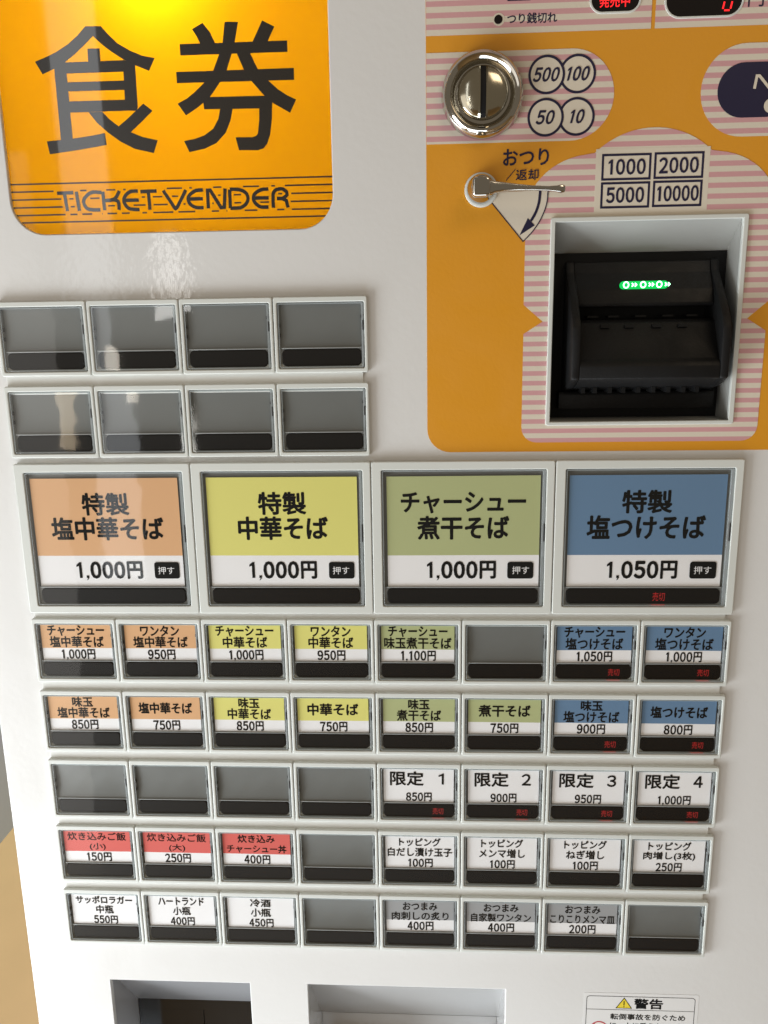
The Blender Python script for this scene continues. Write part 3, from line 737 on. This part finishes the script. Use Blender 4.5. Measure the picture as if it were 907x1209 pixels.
# the red LEDs also light the clear rim below the bar: that spill is put in as a small glowing strip
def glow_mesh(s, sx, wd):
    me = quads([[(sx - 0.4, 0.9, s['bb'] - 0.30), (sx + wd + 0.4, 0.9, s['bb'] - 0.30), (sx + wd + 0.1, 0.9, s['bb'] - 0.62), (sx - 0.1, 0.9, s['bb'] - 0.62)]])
    me.materials.append(mat('led_spill_glow', (0.3, 0.02, 0.02), rough=0.3, emis=(1.0, 0.05, 0.04), estr=0.5)); return me
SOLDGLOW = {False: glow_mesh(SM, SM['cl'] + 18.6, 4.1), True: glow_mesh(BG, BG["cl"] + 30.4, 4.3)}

# large buttons
L1, L2 = -15.0, -24.1
button('C', 0, 'orange', [('特製', 0, L1, 16.8, 7.9, .034), ('塩中華そば', 0, L2, 41.0, 8.2, .034)], '1,000円', big=True, label='large button with orange card reading 特製 塩中華そば at 1,000 yen')
button('C', 2, 'yellow', [('特製', 0, L1, 16.8, 7.9, .034), ('中華そば', 0, L2, 32.0, 8.2, .034)], '1,000円', big=True, label='large button with yellow card reading 特製 中華そば at 1,000 yen')
button('C', 4, 'green', [('チャーシュー', 0, L1, 43.5, 7.3, .034), ('煮干そば', 0, L2, 32.0, 8.2, .034)], '1,000円', big=True, label='large button with green card reading チャーシュー 煮干そば at 1,000 yen')
button('C', 6, 'blue', [('特製', 0, L1, 16.8, 7.9, .034), ('塩つけそば', 0, L2, 40.5, 8.2, .034)], '1,050円', sold=True, big=True, label='large button with blue card reading 特製 塩つけそば, sold out lit')
# small buttons: two lines of name
def two(a, wa, b, wb, ha=4.0, hb=4.3): return [(a, 0, -5.05, wa, ha, .034), (b, 0, -9.5, wb, hb, .028)]
def one(a, wa, h=4.4): return [(a, 0, -7.4, wa, h, .034)]
D = [('orange', two('チャーシュー', 21.5, '塩中華そば', 20.5), '1,000円', 0), ('orange', two('ワンタン', 14.5, '塩中華そば', 20.5), '950円', 0),
     ('yellow', two('チャーシュー', 21.5, '中華そば', 16.5), '1,000円', 0), ('yellow', two('ワンタン', 14.5, '中華そば', 16.5), '950円', 0),
     ('green', two('チャーシュー', 21.5, '味玉煮干そば', 24.5), '1,100円', 0), None,
     ('blue', two('チャーシュー', 21.5, '塩つけそば', 20.5), '1,050円', 1), ('blue', two('ワンタン', 14.5, '塩つけそば', 20.5), '1,000円', 1)]
E_ = [('orange', two('味玉', 7.8, '塩中華そば', 20.3), '850円', 0), ('orange', one('塩中華そば', 20.5), '750円', 0),
      ('yellow', two('味玉', 7.8, '中華そば', 16.4), '850円', 0), ('yellow', one('中華そば', 19.0, 4.7), '750円', 0),
      ('green', two('味玉', 7.8, '煮干そば', 16.4), '850円', 0), ('green', one('煮干そば', 19.0, 4.6), '750円', 0),
      ('blue', two('味玉', 7.8, '塩つけそば', 20.3), '900円', 1), ('blue', one('塩つけそば', 20.5), '800円', 1)]
def lim(n): return [('限定', -4.5, -6.9, 12.6, 5.8, .026), (n, 8.6, -6.9, 2.0 if n == '1' else 3.2, 4.6, .03)]
F_ = [None, None, None, None, ('white', lim('1'), '850円', 1), ('white', lim('2'), '900円', 1), ('white', lim('3'), '950円', 1), ('white', lim('4'), '1,000円', 1)]
def w3(a, wa, b, wb): return [(a, 0, -5.5, wa, 3.5, .028), (b, 0, -9.9, wb, 3.7, .024)]
G_ = [('red', [('炊き込みご飯', 0, -5.3, 23.5, 3.5, .018), ('(小)', 0, -9.9, 6.4, 3.3, .012)], '150円', 0),
      ('red', [('炊き込みご飯', 0, -5.3, 23.5, 3.5, .018), ('(大)', 0, -9.9, 6.4, 3.3, .012)], '250円', 0),
      ('red', [('炊き込み', 0, -5.3, 14.5, 3.4, .026), ('チャーシュー丼', 0, -9.7, 23.5, 3.4, .022)], '400円', 0), None,
      ('white', w3('トッピング', 16.0, '白だし漬け玉子', 25.0), '100円', 0), ('white', w3('トッピング', 16.0, 'メンマ増し', 17.5), '100円', 0),
      ('white', w3('トッピング', 16.0, 'ねぎ増し', 14.5), '100円', 0), ('white', w3('トッピング', 16.0, '肉増し(3枚)', 19.5), '250円', 0)]
H_ = [('white', w3('サッポロラガー', 23.0, '中瓶', 7.0), '550円', 0), ('white', w3('ハートランド', 18.5, '小瓶', 7.0), '400円', 0), ('white', w3('冷酒', 8.2, '小瓶', 8.0), '450円', 0), None,
      ('grey', w3('おつまみ', 13.5, '肉刺しの炙り', 22.5), '400円', 0), ('grey', w3('おつまみ', 13.5, '自家製ワンタン', 23.5), '400円', 0),
      ('grey', w3('おつまみ', 13.5, 'こりこりメンマ皿', 25.0), '200円', 0), None]
for row, data in (('D', D), ('E', E_), ('F', F_), ('G', G_), ('H', H_)):
    for c, d in enumerate(data):
        if d is None:
            button(row, c, label='small blank button with an empty grey insert')
        else:
            nm = ' '.join(l[0] for l in d[1])
            button(row, c, d[0], d[1], d[2], bool(d[3]), label='small button with %s card reading %s, %s yen%s' % (d[0], nm, d[2][:-1], ', sold out lit' if d[3] else ''))
for row in 'AB':
    for c in range(4): button(row, c, label='small blank button in the two upper rows')
# backing rails between the rows
zs = [('A', 'B', 4), ('B', 'C', 4), ('C', 'D', 8), ('D', 'E', 8), ('E', 'F', 8), ('F', 'G', 8), ('G', 'H', 8)]
for a, b, n in zs:
    if a == 'B': continue
    ztop = ROWZ[a] - (56.0 if a == 'C' else 25.3)
    part('button_rail', prism_mesh([rect(0.9, ROWZ[b] - 3, n * P - 2.0, ztop + 3)], 1.35, 1.0, 0.2), M_RAIL)

# ---- delivery openings
lo = part('ticket_outlet', quads([
    [(14.8, 4.6, -217.9), (73.6, 4.6, -217.9), (73.6, 28.3, -251.8), (14.8, 28.3, -251.8)],
    [(14.8, 4.6, -300), (14.8, 4.6, -217.9), (14.8, 28.3, -251.8), (14.8, 28.3, -300)],
    [(73.6, 4.6, -300), (73.6, 28.3, -300), (73.6, 28.3, -251.8), (73.6, 4.6, -217.9)],
    [(14.8, 4.6, -300), (14.8, 60, -300), (73.6, 60, -300), (73.6, 4.6, -300)]]), M_LINERL, label='left outlet with dark smoked flap')
part('flap', boxes([(15.0, 44.6, 28.4, 30, -299, -257.5), (44.9, 73.4, 28.6, 30, -299, -257.5), (15.0, 73.4, 28.35, 29.6, -257.4, -251.9)]), M_SMOKE, lo)
ro = part('change_outlet', quads([
    [(97.6, 4.6, -217.7), (178.5, 4.6, -217.7), (178.5, 38, -265.8), (97.6, 38, -265.8)],
    [(97.6, 4.6, -310), (97.6, 4.6, -217.7), (97.6, 38, -265.8), (97.6, 38, -310)],
    [(178.5, 4.6, -310), (178.5, 38, -310), (178.5, 38, -265.8), (178.5, 4.6, -217.7)],
    [(97.6, 4.6, -310), (97.6, 60, -310), (178.5, 60, -310), (178.5, 4.6, -310)]]), M_LINER, label='right outlet with pale lining')
part('back_plate', boxes([(97.7, 178.4, 38.2, 40, -309.5, -266.2)]), M_LINER, ro)

# ---- warning sticker
ws = part('warning_sticker', prism_mesh([rr(210.0, -262, 255.8, -218.0, 0.8, 3)], 1.93, 0.06), M_STICKER, label='white warning sticker headed 警告')
part('border', prism_mesh([rr(211.2, -261, 254.5, -219.4, 1.4, 5), rr(211.42, -260.8, 254.28, -225.85 + 6.2, 1.2, 5)], 1.90, 0.02), M_INK, ws)
part('rule', polys_mesh([rect(211.4, -226.0, 254.3, -225.8)], 1.90), M_INK, ws)
part('triangle_edge', polys_mesh([[(222.9, -225.2), (229.6, -225.2), (226.25, -219.9)]], 1.90), M_INK, ws)
part('triangle', polys_mesh([[(223.5, -224.85), (229.0, -224.85), (226.25, -220.5)]], 1.88), M_YELLOW, ws)
part('lettering', join([polys_mesh([rect(226.05, -223.7, 226.45, -221.6), circ(226.25, -224.25, 0.24, 12)], 1.86),
                        text_mesh('警告', 236.0, -222.8, 11.3, (4.6,), 1.88, 0.035),
                        text_mesh('転倒事故を防ぐため', 236.0, -229.2, 29.8, (2.8,), 1.88, 0.022),
                        text_mesh('に、上に乗らない、揺', 236.0, -233.4, 29.8, (2.8,), 1.88, 0.022)]), M_INK, ws)
part('prohibition_ring', polys_mesh(ribbon(circ(216.7, -235.2, 3.3, 36), 0.55, True) + ribbon([(214.5, -232.9), (218.9, -237.5)], 0.5), 1.88, 0.0001), M_REDINK, ws)
